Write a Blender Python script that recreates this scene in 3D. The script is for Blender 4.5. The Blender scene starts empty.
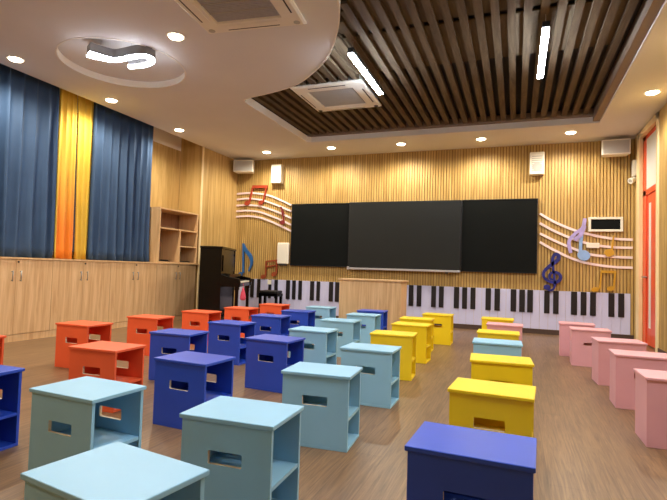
import bpy, bmesh, math, random
from mathutils import Vector, Matrix
random.seed(7)
C = bpy.context.scene.collection
PI = math.pi
# ------------------------------------------------------------------ camera
YAW, PITCH, ROLL, F, H = 0.3581, 0.0407, 0.0306, 488.142, 0.9178
_f = Vector((-math.sin(YAW)*math.cos(PITCH), math.cos(YAW)*math.cos(PITCH), math.sin(PITCH)))
_r = _f.cross(Vector((0, 0, 1))).normalized()
_u = _r.cross(_f)
R2 = math.cos(ROLL)*_r + math.sin(ROLL)*_u
U2 = -math.sin(ROLL)*_r + math.cos(ROLL)*_u
cd = bpy.data.cameras.new('camera'); cam = bpy.data.objects.new('camera', cd); C.objects.link(cam)
cd.sensor_width = 36; cd.lens = F*36/667; cd.clip_start = .05
M = Matrix((R2, U2, -_f)).transposed().to_4x4(); M.translation = (0, 0, H); cam.matrix_world = M
bpy.context.scene.camera = cam
DLE = 58

WY = 8.45      # plane of the reliefs fixed to the front wall
def wall(u, v, Y=WY):
    """real point on the front wall measured from the photo; returns (x, z)"""
    d = _f + (u-333.5)/F*R2 - (v-250)/F*U2
    t = Y/d.y
    return (t*d.x, H+t*d.z)

# ------------------------------------------------------------------ materials
def srgb(c):
    return tuple(((x/255)/12.92 if x/255 <= .04045 else ((x/255+.055)/1.055)**2.4) for x in c)+(1,)
def newmat(name):
    m = bpy.data.materials.new(name); m.use_nodes = True
    return m, m.node_tree.nodes, m.node_tree.links, m.node_tree.nodes['Principled BSDF']
def paint(name, c, rough=.5, var=.06, scale=6, metal=0, spec=.5, bump=0):
    m, N, L, b = newmat(name)
    tc = N.new('ShaderNodeTexCoord'); n = N.new('ShaderNodeTexNoise'); n.inputs['Scale'].default_value = scale
    n.inputs['Detail'].default_value = 4
    L.new(tc.outputs['Object'], n.inputs['Vector'])
    r = N.new('ShaderNodeValToRGB'); a = srgb(c)
    r.color_ramp.elements[0].position = .3; r.color_ramp.elements[1].position = .7
    r.color_ramp.elements[0].color = tuple(x*(1-var) for x in a[:3])+(1,)
    r.color_ramp.elements[1].color = tuple(min(1, x*(1+var)) for x in a[:3])+(1,)
    L.new(n.outputs['Fac'], r.inputs['Fac']); L.new(r.outputs['Color'], b.inputs['Base Color'])
    b.inputs['Roughness'].default_value = rough; b.inputs['Metallic'].default_value = metal
    b.inputs['Specular IOR Level'].default_value = spec
    if bump:
        bp = N.new('ShaderNodeBump'); bp.inputs['Strength'].default_value = bump; bp.inputs['Distance'].default_value = .01
        L.new(n.outputs['Fac'], bp.inputs['Height']); L.new(bp.outputs['Normal'], b.inputs['Normal'])
    return m
def wood(name, c1, c2, scale=(14, 14, .9), rough=.45, board=None, spec=.4):
    m, N, L, b = newmat(name)
    tc = N.new('ShaderNodeTexCoord'); mp = N.new('ShaderNodeMapping'); mp.inputs['Scale'].default_value = scale
    L.new(tc.outputs['Object'], mp.inputs['Vector'])
    n = N.new('ShaderNodeTexNoise'); n.inputs['Scale'].default_value = 1.6; n.inputs['Detail'].default_value = 7
    n.inputs['Roughness'].default_value = .62; n.inputs['Distortion'].default_value = .7
    L.new(mp.outputs['Vector'], n.inputs['Vector'])
    r = N.new('ShaderNodeValToRGB'); e = r.color_ramp.elements
    e[0].position = .34; e[1].position = .68; e[0].color = srgb(c1); e[1].color = srgb(c2)
    L.new(n.outputs['Fac'], r.inputs['Fac'])
    L.new(r.outputs['Color'], b.inputs['Base Color'])
    b.inputs['Roughness'].default_value = rough; b.inputs['Specular IOR Level'].default_value = spec
    return m
def floor_mat():
    m, N, L, b = newmat('floor_laminate')
    tc = N.new('ShaderNodeTexCoord'); mp = N.new('ShaderNodeMapping'); mp.inputs['Rotation'].default_value = (0, 0, PI/2)
    L.new(tc.outputs['Object'], mp.inputs['Vector'])
    bk = N.new('ShaderNodeTexBrick'); bk.inputs['Scale'].default_value = 1
    bk.inputs['Brick Width'].default_value = 1.2; bk.inputs['Row Height'].default_value = .15
    bk.inputs['Mortar Size'].default_value = .0012; bk.inputs['Color1'].default_value = (.62, .62, .62, 1)
    bk.inputs['Color2'].default_value = (1, 1, 1, 1); bk.inputs['Mortar'].default_value = (.35, .35, .35, 1)
    bk.inputs['Bias'].default_value = 0
    L.new(mp.outputs['Vector'], bk.inputs['Vector'])
    m2 = N.new('ShaderNodeMapping'); m2.inputs['Scale'].default_value = (34, 1.6, 1)
    L.new(tc.outputs['Object'], m2.inputs['Vector'])
    n = N.new('ShaderNodeTexNoise'); n.inputs['Scale'].default_value = 1.7; n.inputs['Detail'].default_value = 8
    n.inputs['Roughness'].default_value = .65; n.inputs['Distortion'].default_value = 1.1
    L.new(m2.outputs['Vector'], n.inputs['Vector'])
    r = N.new('ShaderNodeValToRGB'); e = r.color_ramp.elements
    e[0].position = .33; e[1].position = .7; e[0].color = srgb((104, 78, 54)); e[1].color = srgb((154, 120, 84))
    L.new(n.outputs['Fac'], r.inputs['Fac'])
    mx = N.new('ShaderNodeMix'); mx.data_type = 'RGBA'; mx.blend_type = 'MULTIPLY'; mx.inputs['Factor'].default_value = .6
    L.new(r.outputs['Color'], mx.inputs[6]); L.new(bk.outputs['Color'], mx.inputs[7])
    L.new(mx.outputs[2], b.inputs['Base Color'])
    b.inputs['Roughness'].default_value = .36; b.inputs['Specular IOR Level'].default_value = .45
    return m
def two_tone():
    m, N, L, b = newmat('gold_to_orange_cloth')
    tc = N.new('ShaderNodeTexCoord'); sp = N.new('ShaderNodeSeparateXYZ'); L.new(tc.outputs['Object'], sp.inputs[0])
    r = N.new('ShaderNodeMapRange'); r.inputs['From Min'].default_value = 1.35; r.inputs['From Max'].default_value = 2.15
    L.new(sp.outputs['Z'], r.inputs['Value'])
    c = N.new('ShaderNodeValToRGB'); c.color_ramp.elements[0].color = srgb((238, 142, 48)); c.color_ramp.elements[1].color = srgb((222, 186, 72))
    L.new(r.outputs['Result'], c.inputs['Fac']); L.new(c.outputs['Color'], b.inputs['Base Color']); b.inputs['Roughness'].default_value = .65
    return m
def emit(name, c, s):
    m, N, L, b = newmat(name)
    b.inputs['Base Color'].default_value = srgb(c); b.inputs['Emission Color'].default_value = srgb(c)
    b.inputs['Emission Strength'].default_value = s
    return m
def glass(name):
    m, N, L, b = newmat(name)
    b.inputs['Base Color'].default_value = (.9, .93, .93, 1); b.inputs['Roughness'].default_value = .08
    b.inputs['Transmission Weight'].default_value = .85; b.inputs['IOR'].default_value = 1.1
    return m

RIB = wood('slatted_oak', (170, 136, 72), (208, 174, 108), (9, 9, .7), .5)
GROOVE = wood('groove_oak', (128, 98, 54), (150, 118, 70), (9, 9, .7), .7)
PANEL = wood('panel_oak', (172, 138, 78), (206, 172, 110), (7, 7, .5), .5)
CAB = wood('cabinet_oak', (190, 150, 104), (222, 188, 142), (15, 15, .8), .42)
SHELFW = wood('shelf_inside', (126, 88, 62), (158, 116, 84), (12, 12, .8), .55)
EDGEW = wood('pale_wood_edge', (200, 160, 112), (222, 184, 136), (12, 12, .8), .5)
TRIMW = wood('pale_wood_trim', (232, 206, 152), (246, 226, 180), (10, 10, .8), .45)
SLAT = wood('ceiling_slat_wood', (84, 70, 54), (110, 94, 72), (10, 1.0, 10), .8, spec=.12)
SOFFIT = paint('dark_soffit', (44, 36, 32), .8, .1, 3)
BROWNTRIM = paint('brown_trim', (128, 108, 90), .6, .04, 3)
FLOOR = floor_mat()
CEIL = paint('ceiling_paint', (218, 217, 215), .85, .02, 2)
WHITE = paint('white_paint', (232, 226, 214), .6, .02, 2)
BASEB = paint('dark_baseboard', (74, 56, 48), .5, .1, 5)
BOARD = paint('matte_blackboard', (14, 17, 17), .75, .08, 3, spec=.12)
SCREEN = paint('screen_glass', (34, 36, 35), .4, .04, 2, spec=.25)
BLACK = paint('black_plastic', (18, 18, 20), .4, .05, 8)
GLOSSB = paint('black_piano_lacquer', (6, 6, 8), .18, .05, 8, spec=.3)
METAL = paint('brushed_metal', (176, 176, 178), .3, .04, 20, metal=1)
ALU = paint('silver_rim', (196, 196, 200), .35, .03, 20, metal=.6)
PLAST = paint('white_plastic', (232, 228, 214), .45, .03, 6)
PLASTG = paint('grey_plastic', (178, 176, 170), .5, .03, 6)
GRILLE = paint('grey_grille', (176, 177, 182), .6, .05, 30)
DARKGREY = paint('lamp_side_grey', (112, 110, 110), .5, .04, 6)
DARKG = paint('vent_dark', (46, 42, 40), .7, .05, 10)
KEYW = paint('white_key_panel', (204, 206, 240), .45, .03, 3)
KEYB = paint('black_key', (22, 18, 24), .4, .05, 5)
STAFF = paint('pinkish_white_lacquer', (240, 220, 220), .4, .02, 5)
NRED = paint('red_orange_note', (164, 60, 36), .4, .08, 9)
NDRED = paint('dark_red_note', (128, 36, 38), .4, .08, 9)
NBLUE = paint('blue_note', (34, 96, 160), .4, .08, 9)
NBROWN = paint('rust_note', (150, 70, 40), .4, .08, 9)
NCLEF = paint('navy_clef', (36, 40, 122), .35, .3, 14)
NSKY = paint('sky_blue_note', (140, 176, 226), .4, .06, 9)
NLAV = paint('lavender_flag', (168, 156, 216), .4, .12, 12)
NGOLD = paint('gold_note', (196, 148, 40), .4, .1, 9)
CBLUE = paint('slate_blue_curtain', (56, 80, 112), .7, .08, 5, spec=.35)
CYEL = paint('golden_curtain', (222, 186, 72), .65, .06, 5, spec=.35)
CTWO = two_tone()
REDD = paint('orange_red_door', (226, 84, 46), .35, .05, 4)
PINKB = paint('pink_cloth', (222, 78, 104), .7, .1, 20)
RAW = paint('raw_board_edge', (222, 206, 176), .7, .04, 15)
SKIN = dict(
    lightblue=paint('light_blue_paint', (144, 194, 222), .42, .03, 5),
    navy=paint('navy_blue_paint', (40, 76, 188), .38, .06, 5),
    orange=paint('orange_paint', (236, 98, 54), .42, .05, 5),
    yellow=paint('yellow_paint', (238, 206, 26), .42, .04, 5),
    pink=paint('pink_paint', (218, 160, 168), .45, .03, 5))
DL = emit('downlight_glow', (255, 238, 205), 14)
TUBE = emit('tube_glow', (222, 236, 255), 92)
LAMPG = emit('lamp_glow', (240, 244, 255), 30)
GLASS = glass('clear_glass')
FROST = paint('frosted_pane', (226, 226, 222), .35, .03, 3)

# ------------------------------------------------------------------ mesh helpers
def link(name, bm, mats, parent=None, bevel=0, smooth=False, loc=None, rot=None, recalc=True):
    if recalc: bmesh.ops.recalc_face_normals(bm, faces=bm.faces)
    me = bpy.data.meshes.new(name); bm.to_mesh(me); bm.free()
    for m in (mats if isinstance(mats, (list, tuple)) else [mats]): me.materials.append(m)
    if smooth:
        for p in me.polygons: p.use_smooth = True
    o = bpy.data.objects.new(name, me); C.objects.link(o)
    if parent: o.parent = parent
    if loc: o.location = loc
    if rot: o.rotation_euler = rot
    if bevel:
        b = o.modifiers.new('bevel', 'BEVEL'); b.width = bevel; b.segments = 2; b.limit_method = 'ANGLE'; b.angle_limit = .7
    return o
def box(bm, x0, x1, y0, y1, z0, z1, mi=0):
    v = [bm.verts.new((x, y, z)) for x in (x0, x1) for y in (y0, y1) for z in (z0, z1)]
    for idx in ((0, 1, 3, 2), (4, 6, 7, 5), (0, 4, 5, 1), (2, 3, 7, 6), (0, 2, 6, 4), (1, 5, 7, 3)):
        f = bm.faces.new([v[i] for i in idx]); f.material_index = mi
def bx(name, dims, mats, parent=None, **k):
    bm = bmesh.new(); box(bm, *dims); return link(name, bm, mats, parent, **k)
def cyl(bm, p0, p1, r0, r1=None, seg=16, mi=0, cap=True):
    r1 = r0 if r1 is None else r1
    p0, p1 = Vector(p0), Vector(p1); d = (p1-p0).normalized()
    a = d.orthogonal().normalized(); b = d.cross(a)
    A = [bm.verts.new(p0+(a*math.cos(t)+b*math.sin(t))*r0) for t in [2*PI*i/seg for i in range(seg)]]
    B = [bm.verts.new(p1+(a*math.cos(t)+b*math.sin(t))*r1) for t in [2*PI*i/seg for i in range(seg)]]
    for i in range(seg):
        f = bm.faces.new((A[i], A[(i+1) % seg], B[(i+1) % seg], B[i])); f.material_index = mi
    if cap:
        bm.faces.new(A[::-1]).material_index = mi; bm.faces.new(B).material_index = mi
def prism(bm, pts, axis, a0, a1, mi=0):
    """closed outline in the plane across an axis, pulled from a0 to a1"""
    def P(p, a): return {'x': (a, p[0], p[1]), 'y': (p[0], a, p[1]), 'z': (p[0], p[1], a)}[axis]
    A = [bm.verts.new(P(p, a0)) for p in pts]; B = [bm.verts.new(P(p, a1)) for p in pts]; n = len(pts)
    for i in range(n): bm.faces.new((A[i], A[(i+1) % n], B[(i+1) % n], B[i])).material_index = mi
    bm.faces.new(A[::-1]).material_index = mi; bm.faces.new(B).material_index = mi
def smooth_path(pts, n=6):
    out = []
    P = [pts[0]]+list(pts)+[pts[-1]]
    for i in range(1, len(P)-2):
        for k in range(n):
            t = k/n; q = []
            for j in range(len(pts[0])):
                a, b, c, d = P[i-1][j], P[i][j], P[i+1][j], P[i+2][j]
                q.append(.5*((2*b)+(-a+c)*t+(2*a-5*b+4*c-d)*t*t+(-a+3*b-3*c+d)*t**3))
            out.append(tuple(q))
    out.append(tuple(pts[-1])); return out
def band(bm, pts, w, axis, a0, a1, mi=0):
    """ribbon of width w (number or list) along a 2D path, thick along the axis"""
    n = len(pts); L, Rr = [], []
    for i, p in enumerate(pts):
        q0 = pts[max(0, i-1)]; q1 = pts[min(n-1, i+1)]
        dx, dy = q1[0]-q0[0], q1[1]-q0[1]; l = math.hypot(dx, dy) or 1
        ww = (w[i] if isinstance(w, list) else w)/2
        L.append((p[0]-dy/l*ww, p[1]+dx/l*ww)); Rr.append((p[0]+dy/l*ww, p[1]-dx/l*ww))
    def P(p, a): return {'y': (p[0], a, p[1]), 'z': (p[0], p[1], a)}[axis]
    V = [[bm.verts.new(P(s[i], a)) for s, a in ((L, a0), (Rr, a0), (Rr, a1), (L, a1))] for i in range(n)]
    for i in range(n-1):
        for j in range(4):
            bm.faces.new((V[i][j], V[i][(j+1) % 4], V[i+1][(j+1) % 4], V[i+1][j])).material_index = mi
    bm.faces.new(V[0][::-1]).material_index = mi; bm.faces.new(V[-1]).material_index = mi
def ell(cx, cy, rx, ry, rot=0, n=24):
    return [(cx+rx*math.cos(t)*math.cos(rot)-ry*math.sin(t)*math.sin(rot), cy+rx*math.cos(t)*math.sin(rot)+ry*math.sin(t)*math.cos(rot)) for t in [2*PI*i/n for i in range(n)]]
def empty(name, loc, rz=0, label=None, cat=None, group=None):
    o = bpy.data.objects.new(name, None); C.objects.link(o); o.location = loc; o.rotation_euler = (0, 0, rz)
    o.empty_display_size = .1
    tag(o, label, cat, group); return o
def tag(o, label=None, cat=None, group=None, kind=None):
    if label: o['label'] = label
    if cat: o['category'] = cat
    if group: o['group'] = group
    if kind: o['kind'] = kind
    return o
def struct(o): o['kind'] = 'structure'; return o
def copy_tree(o, parent=None):
    c = o.copy(); C.objects.link(c); c.parent = parent
    for ch in list(o.children): copy_tree(ch, c)
    return c
def curved_plate(name, loops, z0, z1, mat, parent=None):
    """flat plate with holes, from closed loops in plan"""
    cu = bpy.data.curves.new(name, 'CURVE'); cu.dimensions = '2D'; cu.fill_mode = 'BOTH'; cu.extrude = (z1-z0)/2
    for lp in loops:
        s = cu.splines.new('POLY'); s.points.add(len(lp)-1); s.use_cyclic_u = True
        for i, p in enumerate(lp): s.points[i].co = (p[0], p[1], 0, 1)
    t = bpy.data.objects.new('tmp', cu); C.objects.link(t)
    dg = bpy.context.evaluated_depsgraph_get()
    me = bpy.data.meshes.new_from_object(t.evaluated_get(dg))
    bpy.data.objects.remove(t)
    me.materials.clear(); me.materials.append(mat); me.name = name
    o = bpy.data.objects.new(name, me); C.objects.link(o); o.location = (0, 0, (z0+z1)/2)
    if parent: o.parent = parent
    return o

# ------------------------------------------------------------------ room shell
XL, XR, YB, YF, ZC = -5.28, 1.67, 8.48, -1.6, 3.05
XW = -5.77                      # window wall, behind the cabinets
struct(bx('floor', (XW-.1, XR+.3, YF-.1, YB+.15, -.1, 0), FLOOR))
# front wall: ribbed cladding
bm = bmesh.new(); box(bm, XW-.1, XR+.3, YB+.015, YB+.15, 0, 3.4, 1)
x = XL+.008
while x < XR-.02:
    box(bm, x, min(x+.032, XR), YB, YB+.012, .07, ZC+.01, 0); x += .046
struct(link('wall_front', bm, [RIB, GROOVE]))
struct(bx('baseboard_front', (XL, XR, YB-.012, YB+.014, 0, .075), BASEB))
# boxed-out column in the left front corner (flush with cabinets)
bm = bmesh.new(); box(bm, XW, XL, 7.3, YB+.014, 0, 3.3)
struct(link('wall_left', bm, PANEL, bevel=.003))
bm = bmesh.new()
for k in range(1, 6): box(bm, XL-.001, XL+.002, 7.3+k*.2-.0015, 7.3+k*.2+.0015, .0, ZC)
struct(link('trim_2', bm, GROOVE))
struct(bx('trim_1', (XL-.014, XL+.012, 7.284, 7.312, 0, ZC), TRIMW))
# left (window) wall with two openings
bm = bmesh.new()
def wbox(y0, y1, z0, z1, mi=0): box(bm, XW-.15, XW, y0, y1, z0, z1, mi)
wins = [(.3, 2.3), (3.0, 5.9)]
wbox(YF-.1, wins[0][0], 0, 3.0); wbox(wins[0][1], wins[1][0], 0, 3.0); wbox(wins[1][1], 7.3, 0, 3.0)
for a, b in wins: wbox(a, b, 0, 1.0); wbox(a, b, 2.8, 3.0)
wbox(YF-.1, 7.3, 3.0, 3.3, 1)
struct(link('wall_left', bm, [PANEL, WHITE]))
for i, (a, b) in enumerate(wins):
    bm = bmesh.new()
    for (y0, y1, z0, z1) in ((a, b, 1, 1.06), (a, b, 2.74, 2.8), (a, a+.06, 1.06, 2.74), (b-.06, b, 1.06, 2.74), ((a+b)/2-.03, (a+b)/2+.03, 1.06, 2.74)):
        box(bm, XW-.1, XW-.04, y0, y1, z0, z1)
    w = struct(link('window_%d' % (i+1), bm, PLAST))
    bx('pane', (XW-.074, XW-.066, a+.05, b-.05, 1.05, 2.75), GLASS, w)
# right wall with the door opening
DY0, DY1, DZ = 7.19, 8.10, 2.96
bm = bmesh.new()
box(bm, XR+.015, XR+.3, YF-.1, DY0, 0, 3.4, 1); box(bm, XR, XR+.3, DY1, YB+.015, 0, 3.4, 0); box(bm, XR+.015, XR+.3, DY0, DY1, DZ, 3.4, 0)
y = YF
while y < DY0-.09:
    box(bm, XR, XR+.016, y, y+.034, .07, ZC+.01, 0); y += .052
struct(link('wall_right', bm, [RIB, GROOVE]))
struct(bx('baseboard_right', (XR-.012, XR+.014, YF, DY0-.08, 0, .075), BASEB))
bm = bmesh.new()
box(bm, XR-.02, XR+.03, DY1-.005, DY1+.16, 0, ZC-.01); box(bm, XR-.02, XR+.03, DY0-.075, DY0+.005, 0, ZC-.01)
box(bm, XR-.02, XR+.03, DY0-.075, DY1+.075, DZ-.005, ZC-.01)
struct(link('trim_3', bm, TRIMW, bevel=.004))
# door: orange-red frame, leaf with a narrow light, transom above
bm = bmesh.new()
for (y0, y1, z0, z1) in ((DY1-.16, DY1-.002, 0, DZ), (DY0+.002, DY0+.06, 0, DZ), (DY0, DY1, 2.10, 2.18), (DY0, DY1, DZ-.06, DZ-.004)):
    box(bm, XR+.035, XR+.12, y0, y1, z0, z1)
dr = struct(link('door_1', bm, REDD, bevel=.004))
bm = bmesh.new()
box(bm, XR+.05, XR+.1, 7.87, DY1-.165, .02, 2.095); box(bm, XR+.05, XR+.1, DY0+.065, 7.73, .02, 2.095)
box(bm, XR+.05, XR+.1, 7.73, 7.87, .02, .25); box(bm, XR+.05, XR+.1, 7.73, 7.87, 1.98, 2.095)
link('door_leaf', bm, REDD, dr, bevel=.004)
bx('glass_light', (XR+.055, XR+.061, 7.72, 7.88, .24, 1.99), FROST, dr)
bx('transom_pane', (XR+.040, XR+.046, DY0+.05, DY1-.15, 2.17, DZ-.05), FROST, dr)
bm = bmesh.new(); cyl(bm, (XR+.05, 7.92, .95), (XR-.0, 7.92, .95), .012); cyl(bm, (XR+.002, 7.92, .95), (XR+.002, 8.0, .95), .01)
link('door_handle', bm, METAL, dr, smooth=True)
# wall beyond the door glass (corridor)
struct(bx('wall_corridor', (XR+1.6, XR+1.7, 5.5, 10, 0, 3.4), WHITE))
struct(bx('floor', (XR+.3, XR+1.7, 5.5, 10, -.1, 0), FLOOR))
struct(bx('ceiling', (XR+.3, XR+1.7, 5.5, 10, 3.4, 3.5), CEIL))
ld = bpy.data.lights.new('corridor_fill_light', 'AREA'); ld.energy = 70; ld.size = .5; ld.color = (1, .97, .92)  # unseen fill light, added to brighten the corridor behind the door panes
lo = bpy.data.objects.new('corridor_fill_light', ld); C.objects.link(lo); lo.location = (XR+.9, 7.6, 3.35)
struct(bx('wall_back', (XW-.1, XR+.3, YF-.15, YF, 0, 3.4), PANEL))

# ceiling: plaster slab with S-curved slatted well and a round recess
well = [(1.05, 7.46), (-3.26, 7.46), (-3.32, 7.40), (-3.32, 5.42), (-3.28, 5.33), (-3.20, 5.29)]
crv = smooth_path([(-3.20, 5.29), (-2.84, 5.21), (-2.43, 5.06), (-2.11, 4.80), (-1.82, 4.49), (-1.61, 4.15), (-1.45, 3.82), (-1.35, 3.50), (-1.29, 3.0), (-1.30, 2.4), (-1.42, 1.7), (-1.62, 1.1), (-1.95, .6)], 5)
well += crv[1:]+[(-1.95, .2), (1.05, .2)]
# circle through the four measured rim points
ccx, ccy, cr = -3.99, 4.04, .645
circ = [(ccx+cr*math.cos(2*PI*i/64), ccy+cr*math.sin(2*PI*i/64)) for i in range(64)]
outer = [(XL, YF), (XR+.02, YF), (XR+.02, YB+.01), (XL, YB+.01)]
ceil = struct(curved_plate('ceiling', [outer, well, circ], ZC, ZC+.10, CEIL))
# recess roof
bm = bmesh.new(); prism(bm, [(ccx+(cr-.013)*math.cos(2*PI*i/64), ccy+(cr-.013)*math.sin(2*PI*i/64)) for i in range(64)], 'z', ZC+.07, ZC+.14)
struct(link('ceiling', bm, CEIL))
# white paint rim of the round recess
bm = bmesh.new()
band(bm, [(ccx+(cr-.006)*math.cos(2*PI*i/64), ccy+(cr-.006)*math.sin(2*PI*i/64)) for i in range(65)], .012, 'z', ZC-.004, ZC+.1)
struct(link('trim_4', bm, WHITE))
# white facing round the well
bm = bmesh.new()
ins = [(p[0], p[1]) for p in well[1:-2]]
band(bm, [(p[0]+.006, p[1]) for p in ins], .014, 'z', ZC-.004, ZC+.1)
struct(link('trim_5', bm, WHITE))
struct(bx('ceiling', (XW-.15, XL+.001, YF-.1, 7.3, 3.3, 3.4), CEIL))        # roof of the curtain recess
struct(bx('ceiling', (XL, XR+.3, YF-.1, YB+.15, 3.27, 3.37), SOFFIT))          # soffit over the slats
# box the upstand between slab and soffit
bm = bmesh.new()
box(bm, XL, XL+.02, YF, 7.3, ZC+.1, 3.37)
struct(link('trim_6', bm, WHITE))
# brown frame and slats in the well
bm = bmesh.new()
box(bm, .965, 1.048, .2, 7.455, ZC+.02, ZC+.19); box(bm, -3.3, 1.048, 7.40, 7.455, ZC+.085, ZC+.19)
struct(link('trim_7', bm, BROWNTRIM))
def left_limit(y):
    if y > 5.29: return -3.32
    for a, b in zip(crv, crv[1:]):
        if b[1] <= y <= a[1]:
            t = (a[1]-y)/(a[1]-b[1]+1e-9); return a[0]+(b[0]-a[0])*t
    return -1.95
bm = bmesh.new()
x = .865
while x > -3.3:
    y0 = .22
    for i in range(200):
        yy = .22+i*.04
        if yy > 7.4: break
        if left_limit(yy) > x-.045: y0 = yy
    box(bm, x-.034, x+.034, y0, 7.42, ZC+.11, ZC+.19); x -= .133
sl = link('slat_grille', bm, SLAT, ceil); sl.location = (0, 0, -(ZC+.05))
# upper boards filling the gaps, in lengths that leave short dark openings
bm = bmesh.new(); x = .865-.0665
while x > -3.3:
    for a, b in ((.22, 2.35), (2.43, 4.345), (4.425, 5.30)):
        yy = a
        while yy < b and left_limit(yy) > x-.03: yy += .04
        if left_limit(a) > x-.03:
            while a < b and left_limit(a) > x-.03: a += .04
        if a < b-.05: box(bm, x-.0325, x+.0325, a, b, ZC+.145, ZC+.16)
    x -= .133
ub = link('upper_board', bm, SLAT, ceil); ub.location = (0, 0, -(ZC+.05))

# ------------------------------------------------------------------ curtains
def curtain(y0t, y1t, y0b, y1b, z0, z1, mat, folds, name='curtain', X=-5.46, amp=.06, parent=None, seed=1):
    rnd = random.Random(seed); bm = bmesh.new(); nu, nv = folds*10, 18; rows = []
    ph = [rnd.uniform(-.8, .8) for _ in range(folds+2)]; am = [rnd.uniform(.55, 1.15) for _ in range(folds+2)]
    for j in range(nv+1):
        v = j/nv; z = z0+(z1-z0)*v; row = []
        for i in range(nu+1):
            u = i/nu; y = (y0b+(y0t-y0b)*v)+u*((y1b+(y1t-y1b)*v)-(y0b+(y0t-y0b)*v))
            k = u*folds; ki = int(min(k, folds-1)); f = k-ki
            a = am[ki]*(1-f)+am[ki+1]*f; p = ph[ki]*(1-f)+ph[ki+1]*f
            d = math.sin(2*PI*k+p*.8*(1-v*.6))*a*amp*(.75+.45*(1-v))+math.sin(5.1*k+3*v+seed)*.012*(1-v)
            yy = y+math.cos(2*PI*k)*.012
            crumple = .02*math.exp(-((z-z0)/.12)**2)*math.sin(9*k+seed)
            row.append(bm.verts.new((X+d+crumple, yy, z)))
        rows.append(row)
    for j in range(nv):
        for i in range(nu): bm.faces.new((rows[j][i], rows[j][i+1], rows[j+1][i+1], rows[j+1][i]))
    o = link(name, bm, mat, parent, smooth=True, recalc=False)
    s = o.modifiers.new('thickness', 'SOLIDIFY'); s.thickness = .004; s.offset = -1
    return o
o = curtain(1.2, 4.465, 1.2, 4.495, .955, 3.24, CBLUE, 19, seed=3)
tag(o, 'slate blue curtain left of the yellow ones, running out of the picture', 'curtain', 'window curtains')
o = curtain(5.01, 6.19, 5.02, 6.17, .955, 3.24, CBLUE, 8, seed=5)
tag(o, 'slate blue curtain right of the yellow ones, next to the open shelf', 'curtain', 'window curtains')
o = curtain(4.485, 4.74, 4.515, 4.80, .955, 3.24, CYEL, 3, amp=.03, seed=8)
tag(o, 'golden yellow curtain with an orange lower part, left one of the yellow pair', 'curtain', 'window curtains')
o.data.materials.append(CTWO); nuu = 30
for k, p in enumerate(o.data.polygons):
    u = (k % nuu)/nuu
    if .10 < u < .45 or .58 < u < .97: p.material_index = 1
o = curtain(4.75, 5.03, 4.83, 5.04, .955, 3.24, CYEL, 3, amp=.03, seed=12)
tag(o, 'plain golden yellow curtain, right one of the yellow pair', 'curtain', 'window curtains')
bm = bmesh.new(); cyl(bm, (-5.46, -.5, 3.262), (-5.46, 7.25, 3.262), .016)
for yy in (0, 2.0, 4.0, 6.0, 7.2): box(bm, -5.475, -5.445, yy-.01, yy+.01, 3.27, 3.3)
tag(link('curtain_rail', bm, METAL), 'thin curtain rail above all the curtains in the ceiling recess', 'curtain rail')

# ------------------------------------------------------------------ wall cabinets
wt = bx('worktop', (XW, XL+.012, 0.74, 7.29, .93, .95), EDGEW, bevel=.002)
tag(wt, 'long thin pale wood top running over all the low cabinets', 'worktop')
def cabinet(y0, y1, label, group='low oak cabinets under the curtains'):
    t = empty('cabinet', (XL, (y0+y1)/2, 0), 0, label, 'cabinet', group); w = (y1-y0)/2
    bm = bmesh.new()
    D = -.47
    box(bm, D, -.02, -w+.002, -w+.018, .0, .929); box(bm, D, -.02, w-.018, w-.002, .0, .929)
    box(bm, D, D+.012, -w+.018, w-.018, .0, .929); box(bm, D+.012, -.02, -w+.018, w-.018, .08, .098)
    box(bm, D+.012, -.02, -w+.018, w-.018, .911, .929); box(bm, D+.012, -.02, -.008, .008, .098, .911)
    link('body', bm, CAB, t)
    bx('plinth', (-.03, -.004, -w+.002, w-.002, 0, .078), CAB, t)
    for s in (-1, 1):
        a, b = (-w+.003, -.0015) if s < 0 else (.0015, w-.003)
        d = bx('door', (-.019, 0, a, b, .083, .926), CAB, t, bevel=.0015)
        h = bmesh.new(); yy = s*.05
        cyl(h, (0, yy, .69), (.022, yy, .69), .004, seg=8); cyl(h, (0, yy, .79), (.022, yy, .79), .004, seg=8); cyl(h, (.022, yy, .68), (.022, yy, .80), .0055, seg=8)
        link('handle', h, METAL, d, smooth=True)
    lk = bmesh.new(); cyl(lk, (-.002, .022, .9), (.006, .022, .9), .011, seg=14)
    link('lock', lk, BLACK, t)
    return t
cabinet(.74, 1.64, 'low oak cabinet farthest out of the picture towards the viewer')
cabinet(1.64, 2.54, 'low oak cabinet outside the picture on the left, second along')
cabinet(2.54, 3.45, 'low oak cabinet just outside the left edge of the picture')
cabinet(3.45, 4.38, 'low two-door oak cabinet at the left edge of the picture, under the blue curtain')
cabinet(4.38, 5.29, 'low two-door oak cabinet under the yellow curtains')
cabinet(5.29, 6.22, 'low two-door oak cabinet under the right-hand blue curtain')
cabinet(6.22, 7.22, 'low two-door oak cabinet under the open shelf beside the piano')
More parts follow.
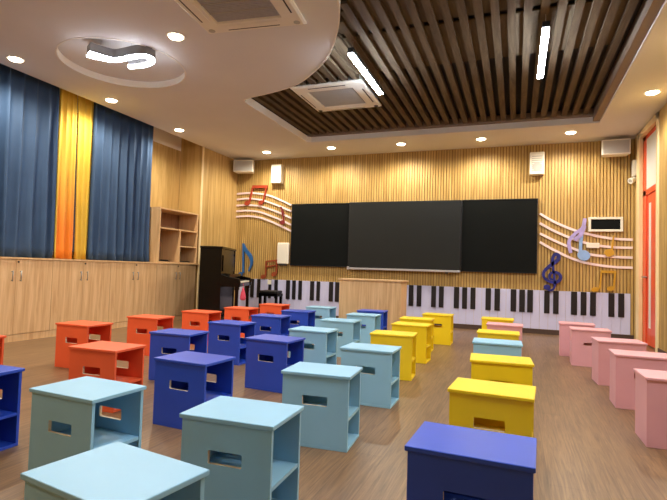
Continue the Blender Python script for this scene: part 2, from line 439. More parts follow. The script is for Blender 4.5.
# open shelf unit standing on the last cabinet
t = empty('open_shelf', (XL, 6.73, .951), 0, 'open oak shelf unit with four compartments, standing on the last low cabinet beside the piano', 'shelf')
a, b, hh = -.49, .5, .88
bx('side_panel', (-.47, 0, a, a+.022, 0, hh), CAB, t, bevel=.001); bx('side_panel', (-.40, 0, b-.022, b, 0, hh), EDGEW, t, bevel=.001)
bx('top_board', (-.40, 0, a+.022, b-.022, hh-.022, hh), EDGEW, t); bx('bottom_board', (-.40, -.001, a+.022, b-.022, 0, .018), EDGEW, t)
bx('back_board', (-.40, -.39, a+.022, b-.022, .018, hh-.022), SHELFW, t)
bx('shelf', (-.39, -.002, a+.022, b-.022, .545, .565), EDGEW, t); bx('divider', (-.39, -.002, .02, .04, .018, .545), EDGEW, t)
bx('shelf', (-.39, -.002, .04, b-.022, .275, .293), EDGEW, t)
bm = bmesh.new(); box(bm, -.14, 0, -.14, .14, 0, .018); box(bm, -.13, -.01, -.13, .12, .018, .03)
tag(link('black_folder', bm, BLACK, loc=(XL-.06, 6.46, .951+.019), rot=(0, 0, .1)), 'thin black folder lying in the lower left shelf compartment', 'folder')
bm = bmesh.new(); box(bm, -.10, 0, -.16, .16, 0, .02)
tag(link('black_folder', bm, BLACK, loc=(XL-.08, 6.98, .951+.019)), 'dark folder lying in the lower right shelf compartment', 'folder')

# ------------------------------------------------------------------ piano in the corner
def piano():
    t = empty('upright_piano', (-4.35, 6.6, 0), math.radians(21), 'glossy black upright piano set at an angle in the front left corner', 'piano')
    L, D = 1.14, .34
    # local: +X is the front, +Y runs along the keyboard
    bm = bmesh.new()
    box(bm, -D, 0, 0, .035, .03, 1.20); box(bm, -D, 0, L-.035, L, .03, 1.20); box(bm, -D, -D+.02, .035, L-.035, .05, 1.2)
    link('case', bm, GLOSSB, t, bevel=.004)
    bx('lid', (-D-.006, .012, -.008, L+.008, 1.20, 1.235), GLOSSB, t, bevel=.005)
    bm = bmesh.new(); box(bm, -.03, -.012, .036, L-.036, .78, 1.199); link('upper_panel', bm, GLOSSB, t, bevel=.003)
    bx('lower_panel', (-.03, -.012, .036, L-.036, .14, .60), GLOSSB, t, bevel=.003)
    bx('toe_board', (-.05, .02, .036, L-.036, .03, .13), GLOSSB, t, bevel=.003)
    md = bx('music_desk', (-.008, .006, .12, L-.12, .84, 1.10), GLOSSB, t, bevel=.003)
    bm = bmesh.new()
    box(bm, -.01, .29, .036, L-.036, .60, .66)
    for yy in (0, L-.055): prism(bm, [(-.005, .60), (.30, .60), (.31, .66), (.29, .73), (.12, .76), (-.005, .80)], 'y', yy, yy+.055)
    link('key_bed', bm, GLOSSB, t, bevel=.006)
    bm = bmesh.new(); n = 42; wk = (L-.12)/n
    for i in range(n): box(bm, .13, .275, .06+i*wk+.0008, .06+(i+1)*wk-.0008, .661, .682)
    kb = link('white_keys', bm, PLAST, t)
    bm = bmesh.new()
    for i in range(n-1):
        if i % 7 in (0, 1, 3, 4, 5): box(bm, .13, .22, .06+(i+1)*wk-.006, .06+(i+1)*wk+.006, .683, .694)
    link('black_keys', bm, KEYB, t)
    bx('fallboard', (.09, .125, .06, L-.06, .661, .80), GLOSSB, t, bevel=.004)
    for yy in (.02, L-.075):
        bm = bmesh.new(); box(bm, .225, .275, yy, yy+.05, .07, .60); box(bm, .215, .285, yy-.006, yy+.056, .55, .6)
        link('leg', bm, GLOSSB, t, bevel=.004)
        bm = bmesh.new(); box(bm, -.04, .30, yy, yy+.05, .0, .07); link('toe_block', bm, GLOSSB, t, bevel=.004)
    for k in (-1, 0, 1):
        bm = bmesh.new(); cyl(bm, (-.01, L/2+k*.07, .07), (.09, L/2+k*.07, .06), .012, .016, seg=10)
        link('pedal', bm, METAL, t, smooth=True)
    return t
piano()
# little pink bag hanging from the keyboard end
bm = bmesh.new()
rings = [(0, .012, .01), (.03, .02, .012), (.07, .035, .02), (.13, .048, .026), (.17, .05, .028), (.19, .042, .024), (.197, .02, .01)]
prev = None
for dz, rx, ry in rings:
    ring = [bm.verts.new((rx*math.cos(a), ry*math.sin(a), -dz)) for a in [2*PI*i/14 for i in range(14)]]
    if prev:
        for i in range(14): bm.faces.new((prev[i], prev[(i+1) % 14], ring[(i+1) % 14], ring[i]))
    else: bm.faces.new(ring)
    prev = ring
bm.faces.new(prev[::-1]); cyl(bm, (0, 0, -.004), (0, 0, .07), .003, seg=8)
tag(link('hanging_bag', bm, PINKB, smooth=True, loc=(-4.035, 6.76, .59)), 'small pink bag hanging below the piano keyboard', 'bag')
# bench
t = empty('piano_bench', (-4.22, 8.05, 0), .04, 'black padded piano bench in front of the key mural', 'bench')
bx('seat_frame', (-.185, .185, -.13, .13, .40, .455), GLOSSB, t, bevel=.004)
bm = bmesh.new(); box(bm, -.18, .18, -.125, .125, .456, .505); link('cushion', bm, BLACK, t, bevel=.016)
for sx in (-1, 1):
    for sy in (-1, 1):
        bm = bmesh.new(); X0, Y0 = sx*.16, sy*.10
        prism(bm, [(X0-.022, Y0-.022), (X0+.022, Y0-.022), (X0+.022, Y0+.022), (X0-.022, Y0+.022)], 'z', 0, .40)
        link('leg', bm, GLOSSB, t, bevel=.003)

# ------------------------------------------------------------------ front wall: boards, screen
def flat_board(name, x0, x1, z0, z1, label, cat, d=.04):
    t = empty(name, ((x0+x1)/2, YB, z0), 0, label, cat); w = (x1-x0)/2; h = z1-z0
    bx('panel', (-w+.006, w-.006, -d, -.001, .006, h-.006), BOARD, t)
    bm = bmesh.new()
    for q in ((-w, w, 0, .012), (-w, w, h-.012, h), (-w, -w+.012, .012, h-.012), (w-.012, w, .012, h-.012)):
        box(bm, q[0], q[1], -d-.006, -.002, q[2], q[3])
    link('rim', bm, BLACK, t)
    return t
flat_board('blackboard', -4.035, -2.862, .975, 2.155, 'matte black writing board left of the big screen', 'blackboard')
flat_board('blackboard', -.868, .32, .955, 2.165, 'matte black writing board right of the big screen', 'blackboard')
t = empty('wall_screen', (-1.865, YB, .96), 0, 'large dark interactive screen in the middle of the board wall, with silver lower edge', 'screen')
bx('housing', (-.995, .995, -.075, -.001, 0, 1.2), BLACK, t, bevel=.003)
bx('display', (-.975, .975, -.0785, -.0755, .03, 1.175), SCREEN, t)
bx('silver_edge', (-.998, .998, -.10, -.076, -.022, .012), ALU, t, bevel=.003)
bm = bmesh.new(); box(bm, .75, .8, -.10, -.07, -.05, -.023); link('sensor', bm, DARKG, t)
bm = bmesh.new(); box(bm, -1.003, -.968, -.105, -.076, -.03, .03); link('end_cap', bm, ALU, t, bevel=.004)

# piano-key mural
t = empty('piano_key_mural', (-1.8, YB, .08), 0, 'long low wall mural of white and black piano keys', 'mural')
bm = bmesh.new(); x = XL+.1; ke = 1.64; wk = .126
while x < ke-.03:
    x1 = min(x+wk-.003, ke); box(bm, x+1.8, x1+1.8, -.014, -.001, 0, .615); x += wk
link('white_keys', bm, KEYW, t)
bks = [(-5.02, -4.94), (-4.89, -4.81), (-4.74, -4.67), (-4.49, -4.43), (-4.36, -4.29), (-4.11, -4.03), (-3.98, -3.91), (-3.85, -3.78), (-3.61, -3.53), (-3.48, -3.41), (-3.23, -3.15), (-3.11, -3.03), (-2.98, -2.90), (-2.73, -2.65), (-2.60, -2.52), (-2.35, -2.27), (-2.22, -2.14), (-2.09, -2.01), (-1.74, -1.66), (-1.60, -1.52), (-1.35, -1.27), (-1.22, -1.14), (-.97, -.885), (-.835, -.755), (-.70, -.62), (-.46, -.375), (-.32, -.235), (-.07, .015), (.06, .145), (.18, .265), (.43, .51), (.56, .64), (.815, .9), (.95, 1.03), (1.08, 1.16), (1.33, 1.41), (1.46, 1.54)]
for a, b in bks: bx('black_key', (a+1.8, b+1.8, -.03, -.0145, .255, .614), KEYB, t, bevel=.002)

# staff lines and notes (pixel measurements turned into points on the wall)
WF = YB-.001
def z_path(px, n=8): return [wall(u, v, YB-.02) for u, v in smooth_path(px, n)]
def staff(lines, label, w):
    t = empty('music_staff', (0, 0, 0), 0, label, 'wall decoration')
    for l in lines:
        bm = bmesh.new(); band(bm, z_path(l), w, 'y', WF-.02, WF); link('staff_line', bm, STAFF, t)
xs = (235.5, 247.6, 259, 269.6, 280, 291.2)
ys = [(194, 193, 193.6, 195.6, 199.8, 205.2), (199.6, 198.6, 199.6, 202.4, 206.4, 211.2), (205.6, 205, 206, 209, 213, 218.2), (211.2, 210.6, 211.8, 215.4, 219.6, 225), (216.8, 216, 217.4, 221, 225.6, 231.2)]
staff([list(zip(xs, y)) for y in ys], 'five curved white staff lines left of the boards', .034)
Z = lambda pts, ox, oy, s: [(ox+x/s, oy+y/s) for x, y in pts]
staff([Z(l, 530, 190, 4.168) for l in ([(41, 98), (100, 132), (170, 162), (240, 183), (340, 202), (428, 207)], [(41, 138), (100, 170), (170, 200), (250, 225), (340, 238), (428, 241)], [(41, 181), (100, 210), (170, 240), (250, 268), (340, 278), (428, 282)], [(41, 217), (100, 250), (170, 283), (240, 305), (340, 320), (428, 324)])], 'four curved pinkish staff lines right of the boards', .036)
def note(name, shapes, mat, label, cat='wall decoration', t=.03, back=.021):
    """shapes: ('e',u,v,rx,ry,rot) or ('b',[(u,v)..],w) ; sizes in metres"""
    bm = bmesh.new()
    for i, s in enumerate(shapes):
        e = i*.0006
        if s[0] == 'e':
            c = wall(s[1], s[2], YB-.03); prism(bm, ell(c[0], c[1], s[3], s[4], s[5]), 'y', WF-back-t-e, WF-back)
        else:
            p = [wall(u, v, YB-.03) for u, v in s[1]]
            if len(p) > 2: p = smooth_path(p, 6)
            w = s[2]
            if isinstance(w, list):
                w = [w[min(len(w)-1, int(k/len(p)*(len(w)-1)))]*(1-(k/len(p)*(len(w)-1)) % 1)+w[min(len(w)-1, int(k/len(p)*(len(w)-1))+1)]*((k/len(p)*(len(w)-1)) % 1) for k in range(len(p))]
            band(bm, p, w, 'y', WF-back-t-e, WF-back)
    # short fixing pin to the wall
    s = shapes[0]; c = wall(*(s[1:3] if s[0] == 'e' else s[1][0]), YB-.03)
    cyl(bm, (c[0], WF-back, c[1]), (c[0], WF, c[1]), .01, seg=8)
    return tag(link(name, bm, mat), label, cat, None)
note('beamed_note', [('e', 247.4, 203.2, .062, .045, .35), ('e', 261.3, 202.6, .055, .042, .35), ('b', [(249.6, 202.5), (253.6, 185.4)], .026), ('b', [(263.4, 202), (267.2, 185.4)], .026), ('b', [(253.0, 187), (267.8, 186.8)], .058)], NRED, 'large red-orange double note on the staff lines at upper left')
note('quarter_note', [('e', 282.6, 222.4, .05, .04, .3), ('b', [(284.2, 221.5), (281.2, 206.8)], .022), ('b', [(281.2, 206.8), (282.8, 211), (284.6, 214)], .012)], NDRED, 'small dark red single note on the staff beside the left board')
note('eighth_note', [('e', 240.8, 274.0, .05, .036, .4), ('b', [(243.4, 273), (243.6, 243.4)], .034), ('b', [(243.6, 244.2), (246.2, 250.5), (250.4, 256), (251.8, 263), (248.8, 271.5)], [.03, .07, .07, .05, .012])], NBLUE, 'blue single note with a curved flag, above the piano keyboard')
note('beamed_note', [('e', 263.6, 276.6, .055, .04, .4), ('e', 274.3, 274.2, .055, .042, .4), ('b', [(265.8, 276), (266.6, 261)], .02), ('b', [(276.6, 274), (277.2, 259.6)], .02), ('b', [(266.4, 261.6), (277.4, 260.2)], .03), ('b', [(266.4, 266.8), (277.2, 265.2)], .022)], NBROWN, 'small rust-brown double note between the piano and the left board')
cl = Z([(163, 318), (132, 300), (140, 262), (180, 247), (224, 270), (226, 315), (180, 340), (122, 328), (80, 290), (82, 242), (122, 200), (168, 166), (208, 132), (212, 98), (188, 84), (165, 108), (158, 160), (166, 230), (176, 300), (180, 360), (166, 400), (135, 412), (112, 396)], 535, 245, 9.1)
note('treble_clef', [('e', 547, 287.2, .05, .042, 0), ('b', cl, [.032, .044, .042, .05, .044, .038, .05, .058, .058, .05, .042, .032, .032, .032, .028])], NCLEF, 'dark blue treble clef right of the boards, above the key mural', back=.034)
o = note('eighth_note', [('e', 583.6, 255.4, .09, .08, -.3), ('b', [(580.2, 257), (581, 240), (584.6, 219)], .045), ], NSKY, 'big light blue note with lavender flag on the right staff')
bm = bmesh.new()
band(bm, smooth_path([wall(u, v, YB-.03) for u, v in ((584.8, 218.5), (582.4, 228), (574.6, 234), (568.8, 242), (570.6, 253))], 6), .05, 'y', WF-.058, WF-.0525)
band(bm, smooth_path([wall(u, v, YB-.03) for u, v in ((584.0, 226), (580.4, 235), (574.0, 240))], 6), .06, 'y', WF-.0586, WF-.0525)
link('flag', bm, NLAV, o)
note('quarter_note', [('e', 609.0, 252.8, .066, .058, .2), ('b', [(611.4, 252), (612.6, 243), (613.6, 235.6)], .022)], NGOLD, 'small gold single note on the right staff below the clock')
note('beamed_note', [('e', 595, 289.4, .055, .035, .3), ('e', 610.6, 288.4, .055, .035, .3), ('b', [(599.6, 289), (601.4, 270.6)], .022), ('b', [(613.6, 288), (615.2, 271.4)], .022), ('b', [(601, 271.6), (616, 272.2)], .04)], NGOLD, 'gold double note standing low on the wall just above the key mural')

# ------------------------------------------------------------------ speakers, clock, small boxes
def wall_speaker(x, z, label, w=.215, h=.36, d=.13):
    t = empty('wall_speaker', (x, YB+.001, z), 0, label, 'speaker')
    bx('body', (-w/2, w/2, -d, 0, 0, h), PLAST, t, bevel=.012)
    bm = bmesh.new()
    for i in range(9):
        zz = .05+i*.033
        if zz < h-.05: box(bm, -w/2+.03, w/2-.03, -d-.003, -d+.001, zz, zz+.015)
    link('grille', bm, PLASTG, t)
    bm = bmesh.new(); cyl(bm, (0, -d-.003, h*.33), (0, -d-.007, h*.33), .07, seg=24); link('cone', bm, PLASTG, t)
    return t
wall_speaker(-4.36, 2.56, 'white upright wall speaker at left, between corner speaker and left board')
wall_speaker(.295, 2.54, 'white upright wall speaker above the right-hand board')
def box_speaker(loc, rz, w, h, d, label):
    t = empty('box_speaker', loc, rz, label, 'speaker')
    bm = bmesh.new(); prism(bm, [(-w/2, 0), (w/2, 0), (w/2-.03, d), (-w/2+.03, d)], 'z', 0, h); link('cabinet', bm, PLAST, t, bevel=.01)
    bx('grille', (-w/2+.02, w/2-.02, -.006, .002, .02, h-.02), PLASTG, t, bevel=.003)
    return t
t = box_speaker((1.375, 8.20, 2.765), -.03, .385, .23, .18, 'wide white box speaker high at the right end of the front wall')
bx('bracket', (-.03, .03, .18, .281, .1, .16), BLACK, t)
t = box_speaker((-4.98, 8.17, 2.765), .25, .40, .235, .2, 'white box speaker high in the left front corner')
bx('bracket', (-.04, .04, .2, .33, .08, .15), BLACK, t)
t = empty('access_point', (-4.195, YB-.001, 1.0), 0, 'white rounded wall box at the left edge of the boards', 'wall box')
bx('body', (-.125, .125, -.05, 0, 0, .41), PLAST, t, bevel=.02); bx('base', (-.08, .08, -.04, -.005, -.03, -.001), DARKG, t)
t = empty('digital_clock', (1.28, YB-.001, 1.63), 0, 'white framed wall display with dark blank panel, at right of the staff lines', 'clock')
bm = bmesh.new(); w, h = .235, .225
for q in ((-w, w, 0, .035), (-w, w, h-.035, h), (-w, -w+.035, .035, h-.035), (w-.035, w, .035, h-.035)): box(bm, q[0], q[1], -.05, 0, q[2], q[3])
link('frame', bm, PLAST, t, bevel=.004); bx('display', (-w+.035, w-.035, -.036, -.002, .035, h-.035), BOARD, t)
bm = bmesh.new()
tag(bx('switch_box', (-.09, .09, -.03, 0, 0, .08), PLAST, bevel=.005, loc=(1.11, YB-.0215, 1.375)), 'small white switch box on the right staff lines under the clock', 'switch box')
tag(bx('wall_socket', (-.04, .04, -.015, 0, 0, .085), PLAST, bevel=.003, loc=(-4.46, YB-.032, .60)), 'small white socket on the key mural above the bench', 'socket')
# security camera by the door
t = empty('security_camera', (XR-.001, 8.37, 2.36), 0, 'white security camera with its junction box in the right corner by the door', 'camera')
bx('junction_box', (-.05, 0, -.05, .06, .10, .34), PLAST, t, bevel=.006)
bm = bmesh.new(); cyl(bm, (-.03, 0, .05), (-.03, 0, .105), .014, seg=10); link('arm', bm, PLAST, t)
bm = bmesh.new(); cyl(bm, (-.005, .02, .055), (-.085, -.045, .02), .042, .046, seg=18); link('barrel', bm, PLAST, t, bevel=.004)
bm = bmesh.new(); cyl(bm, (-.0845, -.0445, .0205), (-.088, -.047, .018), .028, seg=18); link('lens', bm, PLASTG, t)

# ------------------------------------------------------------------ lectern cabinet in front of the screen
t = empty('teacher_desk', (-2.03, 7.0, 0), 0, 'oak teacher desk with solid front, standing in front of the screen', 'desk')
bx('front_panel', (-.475, .475, 0, .02, .02, .77), CAB, t, bevel=.002)
bx('side_panel', (-.475, -.455, .021, .41, .0, .77), CAB, t); bx('side_panel', (.455, .475, .021, .41, .0, .77), EDGEW, t)
bx('desk_top', (-.50, .50, -.02, .43, .771, .793), EDGEW, t, bevel=.003)
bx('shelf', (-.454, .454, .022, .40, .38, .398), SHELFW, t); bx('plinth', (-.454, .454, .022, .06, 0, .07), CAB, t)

# ------------------------------------------------------------------ the stools
W, D, HS = .3718, .2754, .38
def panel_with_slot(x0, x1, z0, z1, y0, y1, hx, hz0, hz1):
    bm = bmesh.new()
    def ring(y, r): return [bm.verts.new((a, y, c)) for a, c in r]
    O = [(x0, z0), (x1, z0), (x1, z1), (x0, z1)]
    k = .004
    I = [(-hx+k, hz0), (hx-k, hz0), (hx, hz0+k), (hx, hz1-k), (hx-k, hz1), (-hx+k, hz1), (-hx, hz1-k), (-hx, hz0+k)]
    fo, bo, fi, bi = ring(y0, O), ring(y1, O), ring(y0, I), ring(y1, I)
    for o_, i_ in ((fo, fi), (bo, bi)):
        bm.faces.new((o_[0], o_[1], i_[1], i_[0])); bm.faces.new((o_[1], i_[2], i_[1])); bm.faces.new((o_[1], o_[2], i_[3], i_[2]))
        bm.faces.new((o_[2], i_[4], i_[3])); bm.faces.new((o_[2], o_[3], i_[5], i_[4])); bm.faces.new((o_[3], i_[6], i_[5]))
        bm.faces.new((o_[3], o_[0], i_[7], i_[6])); bm.faces.new((o_[0], i_[0], i_[7]))
    for i in range(4): bm.faces.new((fo[i], fo[(i+1) % 4], bo[(i+1) % 4], bo[i]))
    for i in range(8): bm.faces.new((fi[i], fi[(i+1) % 8], bi[(i+1) % 8], bi[i])).material_index = 1
    return bm
def make_stool(col):
    m = SKIN[col]; t = empty('box_stool', (0, 0, 0)); T = .014; w, d = W/2-.006, D/2-.006
    bx('top_board', (-W/2-.003, W/2+.003, -D/2-.003, D/2+.003, HS-.016, HS), m, t, bevel=.003)
    for y0 in (-d, d-T):
        o = link('front_panel' if y0 < 0 else 'back_panel', panel_with_slot(-w, w, .0145, HS-.0165, y0, y0+T, 0.068, .216, .264), [m, RAW], t)
    bx('side_panel', (-w, -w+T, -d+T+.0005, d-T-.0005, .0145, HS-.0165), m, t)
    bx('bottom_board', (-w, w+.001, -d, d, 0, .014), m, t, bevel=.0015)
    bx('shelf', (-w+T+.0005, w-.002, -d+T+.0005, d-T-.0005, .150, .164), m, t)
    return t
ST = [
 ('orange', -3.576, 2.329, 0, 'orange box stool mostly cut off by the left edge, nearest of the cabinet-side column'),
 ('orange', -3.583, 3.322, -.007, 'orange box stool in the column beside the cabinets, second from the front'),
 ('orange', -2.483, 2.498, .035, 'large orange box stool right behind the light blue one at left'),
 ('orange', -3.536, 4.111, .02, 'orange box stool in the column beside the cabinets, third from the front'),
 ('orange', -3.501, 4.94, .002, 'orange box stool in the column beside the cabinets, fourth from the front'),
 ('orange', -3.415, 5.702, .011, 'orange box stool in the cabinet-side column, second nearest the piano'),
 ('orange', -3.362, 6.556, -.03, 'orange box stool at the far end of its column, in front of the piano bench'),
 ('navy', -2.482, 1.637, 0, 'navy blue box stool cut off by the left edge, its open side showing two compartments'),
 ('navy', -1.759, 2.437, -.066, 'navy blue box stool directly behind the left light blue one, large in the middle left'),
 ('navy', -2.553, 3.312, .05, 'navy blue box stool half hidden behind the large navy one at middle left'),
 ('navy', -2.581, 4.147, -.069, 'navy blue box stool third in the column with orange at its front, mid distance'),
 ('navy', -1.734, 3.416, -.09, 'second large navy blue box stool, right of the navy one at middle left'),
 ('navy', -2.603, 4.998, .018, 'navy blue box stool, nearer of the two just in front of the farthest orange stool'),
 ('navy', -2.619, 5.785, .035, 'navy blue box stool in the distance, left of the farthest light blue stool'),
 ('navy', -1.831, 6.498, .032, 'navy blue box stool farthest back, right in front of the teacher desk'),
 ('navy', -.121, 1.656, -.047, 'navy blue box stool large at the bottom right of the picture, nearest of its column'),
 ('lightblue', -.96, 1.016, -.161, 'light blue box stool nearest the viewer, only its top showing at the bottom left edge'),
 ('lightblue', -1.72, 1.636, -.066, 'light blue box stool at left with orange seen through its open side slot'),
 ('lightblue', -.955, 1.641, .034, 'large light blue box stool at lower left centre, second from the viewer in its column'),
 ('lightblue', -.972, 2.493, .066, 'light blue box stool fully visible left of centre, third from the viewer in its column'),
 ('lightblue', -.953, 3.373, 0, 'light blue box stool directly in front of the first yellow one of its column'),
 ('lightblue', -1.704, 4.109, -.024, 'light blue box stool directly behind the navy one left of centre'),
 ('lightblue', -1.767, 5.03, -.011, 'light blue box stool in the middle of three receding towards the teacher desk'),
 ('lightblue', -1.762, 5.861, -.002, 'light blue box stool right in front of the farthest navy one at the teacher desk'),
 ('lightblue', -2.625, 6.584, -.009, 'light blue box stool farthest back, left of the teacher desk'),
 ('lightblue', -.132, 4.214, .028, 'light blue box stool among the yellow ones in the right centre column'),
 ('yellow', -1.0, 4.261, .055, 'yellow box stool nearest of the four behind the light blue ones, left of the aisle'),
 ('yellow', -1.011, 5.119, -.032, 'yellow box stool second of the four left of the aisle'),
 ('yellow', -1.084, 5.792, .024, 'yellow box stool third of the four left of the aisle'),
 ('yellow', -.947, 6.544, -.007, 'yellow box stool farthest of the four left of the aisle, right of the teacher desk'),
 ('yellow', -.095, 2.484, -.061, 'yellow box stool directly behind the large navy one at lower right'),
 ('yellow', -.082, 3.36, .058, 'yellow box stool directly in front of the light blue one in the right centre column'),
 ('yellow', -.146, 4.922, .008, 'yellow box stool directly behind the light blue one in the right centre column'),
 ('yellow', -.202, 6.428, .006, 'yellow box stool farthest back in the right centre column, behind a pink one'),
 ('pink', -.104, 5.755, -.008, 'pink box stool between two yellow ones in the right centre column'),
 ('pink', .864, 3.29, .011, 'pink box stool nearest the viewer, cut off by the right edge of the picture'),
 ('pink', .859, 4.124, -.015, 'pink box stool second from the viewer in the column beside the door'),
 ('pink', .849, 4.914, .06, 'pink box stool in the middle of the five beside the door'),
 ('pink', .741, 5.814, -.031, 'pink box stool fourth of the five, with a dark slot showing in its front'),
 ('pink', .678, 6.424, -.059, 'pink box stool farthest of the five in the column beside the door'),
]
protos = {}
for col, x, y, rz, lab in ST:
    if col not in protos: protos[col] = o = make_stool(col)
    else: o = copy_tree(protos[col])
    o.location = (x, y, 0); o.rotation_euler = (0, 0, rz)
    tag(o, lab, 'stool', {'lightblue': 'light blue', 'navy': 'navy blue'}.get(col, col)+' box stools')

# ------------------------------------------------------------------ ceiling fittings
def downlight_proto():
    t = empty('downlight', (0, 0, 0)); bm = bmesh.new()
    n = 28
    def ring(r, z): return [bm.verts.new((r*math.cos(2*PI*i/n), r*math.sin(2*PI*i/n), z)) for i in range(n)]
    R = [ring(.088, -.0005), ring(.086, -.007), ring(.07, -.007), ring(.066, -.0005)]
    for a, b in zip(R, R[1:]):
        for i in range(n): bm.faces.new((a[i], a[(i+1) % n], b[(i+1) % n], b[i]))
    link('rim', bm, PLAST, t, smooth=False)
    bm = bmesh.new(); cyl(bm, (0, 0, -.015), (0, 0, -.0005), .060, .066, seg=28); link('lens', bm, DL, t)
    return t
spots = [(-4.33, 7.9, 'downlight in the front row nearest the left corner speaker'), (-3.05, 7.88, 'downlight in the front row above the left board'),
 (-1.82, 7.92, 'downlight in the front row above the middle of the screen'), (-.54, 7.92, 'downlight in the front row above the right board'),
 (.73, 7.87, 'downlight in the front row left of the wide right speaker'),
 (-5.0, 6.26, 'downlight over the right-hand blue curtain, beside the column'), (-4.99, 4.87, 'downlight over the yellow curtains, below the round recess'),
 (-5.0, 3.57, 'downlight at the left edge of the picture above the blue curtain'), (-3.0, 3.65, 'downlight between the round recess and the large ceiling air conditioner'),
 (1.43, 6.38, 'downlight at the right edge of the picture above the door'),
 (-5.0, 2.2, 'downlight out of the picture at left, fifth from the column'), (-5.0, .8, 'downlight out of the picture at left, farthest from the column'),
 (1.43, 4.9, 'downlight out of the picture at right, next after the one above the door'), (1.43, 3.4, 'downlight out of the picture at right, third from the front wall'), (1.43, 1.8, 'downlight out of the picture at right, fourth from the front wall'),
 (-3.0, 1.6, 'downlight out of the picture between curtains and slatted ceiling'), (-3.0, -.4, 'downlight out of the picture behind the viewer at left')]
dp = None
for i, (x, y, lab) in enumerate(spots):
    if dp is None:
        dp = o = downlight_proto()
        ld = bpy.data.lights.new('downlight_beam', 'SPOT'); ld.energy = DLE; ld.color = (1, .90, .73); ld.spot_size = math.radians(168); ld.spot_blend = .6
        ld.shadow_soft_size = .05
        lo = bpy.data.objects.new('downlight_beam', ld); C.objects.link(lo); lo.parent = o; lo.location = (0, 0, -.05)
    else: o = copy_tree(dp)
    o.location = (x, y, ZC); tag(o, lab, 'downlight', 'recessed ceiling downlights')
def linear_light(x, y0, y1, z, label):
    t = empty('linear_pendant', (x, (y0+y1)/2, z), 0, label, 'ceiling light', 'slim pendant lights'); h = (y1-y0)/2
    bx('housing', (-.03, .03, -h-.006, h+.006, .0185, .07), BLACK, t, bevel=.003)
    bx('diffuser', (-.028, .028, -h, h, 0, .018), TUBE, t, bevel=.002)
    for s in (-1, 1):
        bm = bmesh.new(); cyl(bm, (0, s*(h-.06), .07), (0, s*(h-.06), 3.27-z), .002, seg=6); link('wire', bm, METAL, t)
    return t
linear_light(-1.525, 4.38, 5.50, 3.0, 'bright slim pendant light at left, beside the slatted-ceiling air conditioner')
linear_light(.21, 4.39, 5.49, 3.0, 'bright slim pendant light at right, alone under the wooden slats')
linear_light(-.65, 1.2, 2.32, 3.0, 'slim pendant light outside the picture above the viewer')
linear_light(.5, 1.2, 2.32, 3.0, 'slim pendant light outside the picture, right of the viewer')
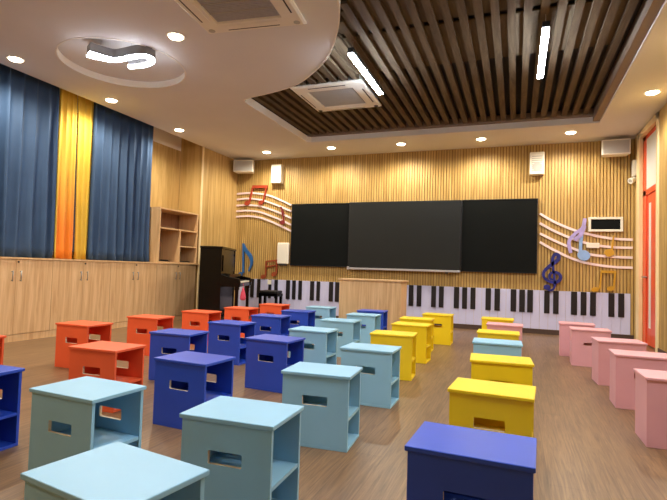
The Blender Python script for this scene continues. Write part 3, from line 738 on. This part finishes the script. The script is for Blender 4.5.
def ac(x, y, z, rz, s, label, gm):
    t = empty('ceiling_air_conditioner', (x, y, z), rz, label, 'air conditioner', 'ceiling cassette air conditioners')
    h = s/2; bm = bmesh.new()
    def rg(r, zz): return [bm.verts.new((a*r, b*r, zz)) for a, b in ((-1, -1), (1, -1), (1, 1), (-1, 1))]
    R = [rg(h, .03), rg(h, .012), rg(h-.02, 0), rg(.30, 0), rg(.29, .012), rg(.29, .03)]
    for a, b in zip(R, R[1:]):
        for i in range(4): bm.faces.new((a[i], a[(i+1) % 4], b[(i+1) % 4], b[i]))
    link('face_panel', bm, PLAST, t)
    bm = bmesh.new(); box(bm, -.285, .285, -.285, .285, .012, .02)
    for k in range(24): box(bm, -.28, .28, -.28+k*.0235, -.28+k*.0235+.011, .006, .013)
    for k in (-1, 0, 1): box(bm, -.28, .28, k*.14-.006, k*.14+.006, .001, .012, 1)
    link('grille', bm, [gm, PLASTG], t)
    for k in range(4):
        a = k*PI/2; bm = bmesh.new()
        box(bm, -.25, .25, .335, .40, -.004, -.0005, 0); box(bm, -.24, .24, .40, .412, -.0045, -.0005, 1)
        link('louver', bm, [PLAST, DARKG], t, rot=(0, 0, a))
    for sx in (-1, 1):
        bm = bmesh.new(); q = [(sx*.40+.03*math.cos(u)*sx, .40+.03*math.sin(u)) for u in [i*PI/6 for i in range(12)]]
        prism(bm, q if sx > 0 else q[::-1], 'z', -.003, -.0005); link('corner_cap', bm, DARKG if gm is not GRILLE else PLASTG, t)
    # body above the panel
    bm = bmesh.new(); box(bm, -.42, .42, -.42, .42, .03, 0.14 if z > 3.06 else .09); link('body', bm, PLASTG, t)
    return t
ac(-2.135, 3.255, ZC-.031, math.radians(6), .93, 'large ceiling air conditioner with grey grille, in the plaster ceiling at the top edge', GRILLE)
ac(-2.18, 5.81, ZC+.075, 0, .92, 'white ceiling air conditioner set in the wooden slats above the left board', PLASTG)
# curved lamp in the round recess
t = empty('curved_ceiling_lamp', (0, 0, 2.95), 0, 'bright curved ribbon-shaped lamp hanging in the round ceiling recess', 'ceiling light')
path = smooth_path([(-4.02, 3.52), (-3.97, 3.60), (-3.90, 3.69), (-3.82, 3.73), (-3.68, 3.73), (-3.52, 3.72), (-3.41, 3.74), (-3.38, 3.80), (-3.43, 3.88), (-3.56, 3.93), (-3.70, 3.94), (-3.82, 3.92)], 5)
ws = [.08*max(0, 1-k/16)+.055 for k in range(len(path))]
path = [(-3.675+(a+3.68)*.84, 3.73+(b-3.72)*.9) for a, b in path]
bm = bmesh.new(); band(bm, path, ws, 'z', .0205, .11); link('housing', bm, DARKGREY, t)
bm = bmesh.new(); band(bm, path, [w-.006 for w in ws], 'z', 0, .020); link('diffuser', bm, LAMPG, t)
for (x, y) in ((-3.90, 3.64), (-3.6, 3.735), (-3.6, 3.885)):
    bm = bmesh.new(); cyl(bm, (x, y, .11), (x, y, ZC+.07-2.95), .003, seg=6); link('wire', bm, METAL, t)

# ------------------------------------------------------------------ world and view
w = bpy.data.worlds.new('world'); bpy.context.scene.world = w; w.use_nodes = True
bg = w.node_tree.nodes['Background']; bg.inputs['Color'].default_value = (.85, .9, 1, 1); bg.inputs['Strength'].default_value = .06
vs = bpy.context.scene.view_settings
vs.view_transform = 'Standard'; vs.look = 'None'; vs.gamma = 1; vs.exposure = 0.47; vs.use_curve_mapping = False
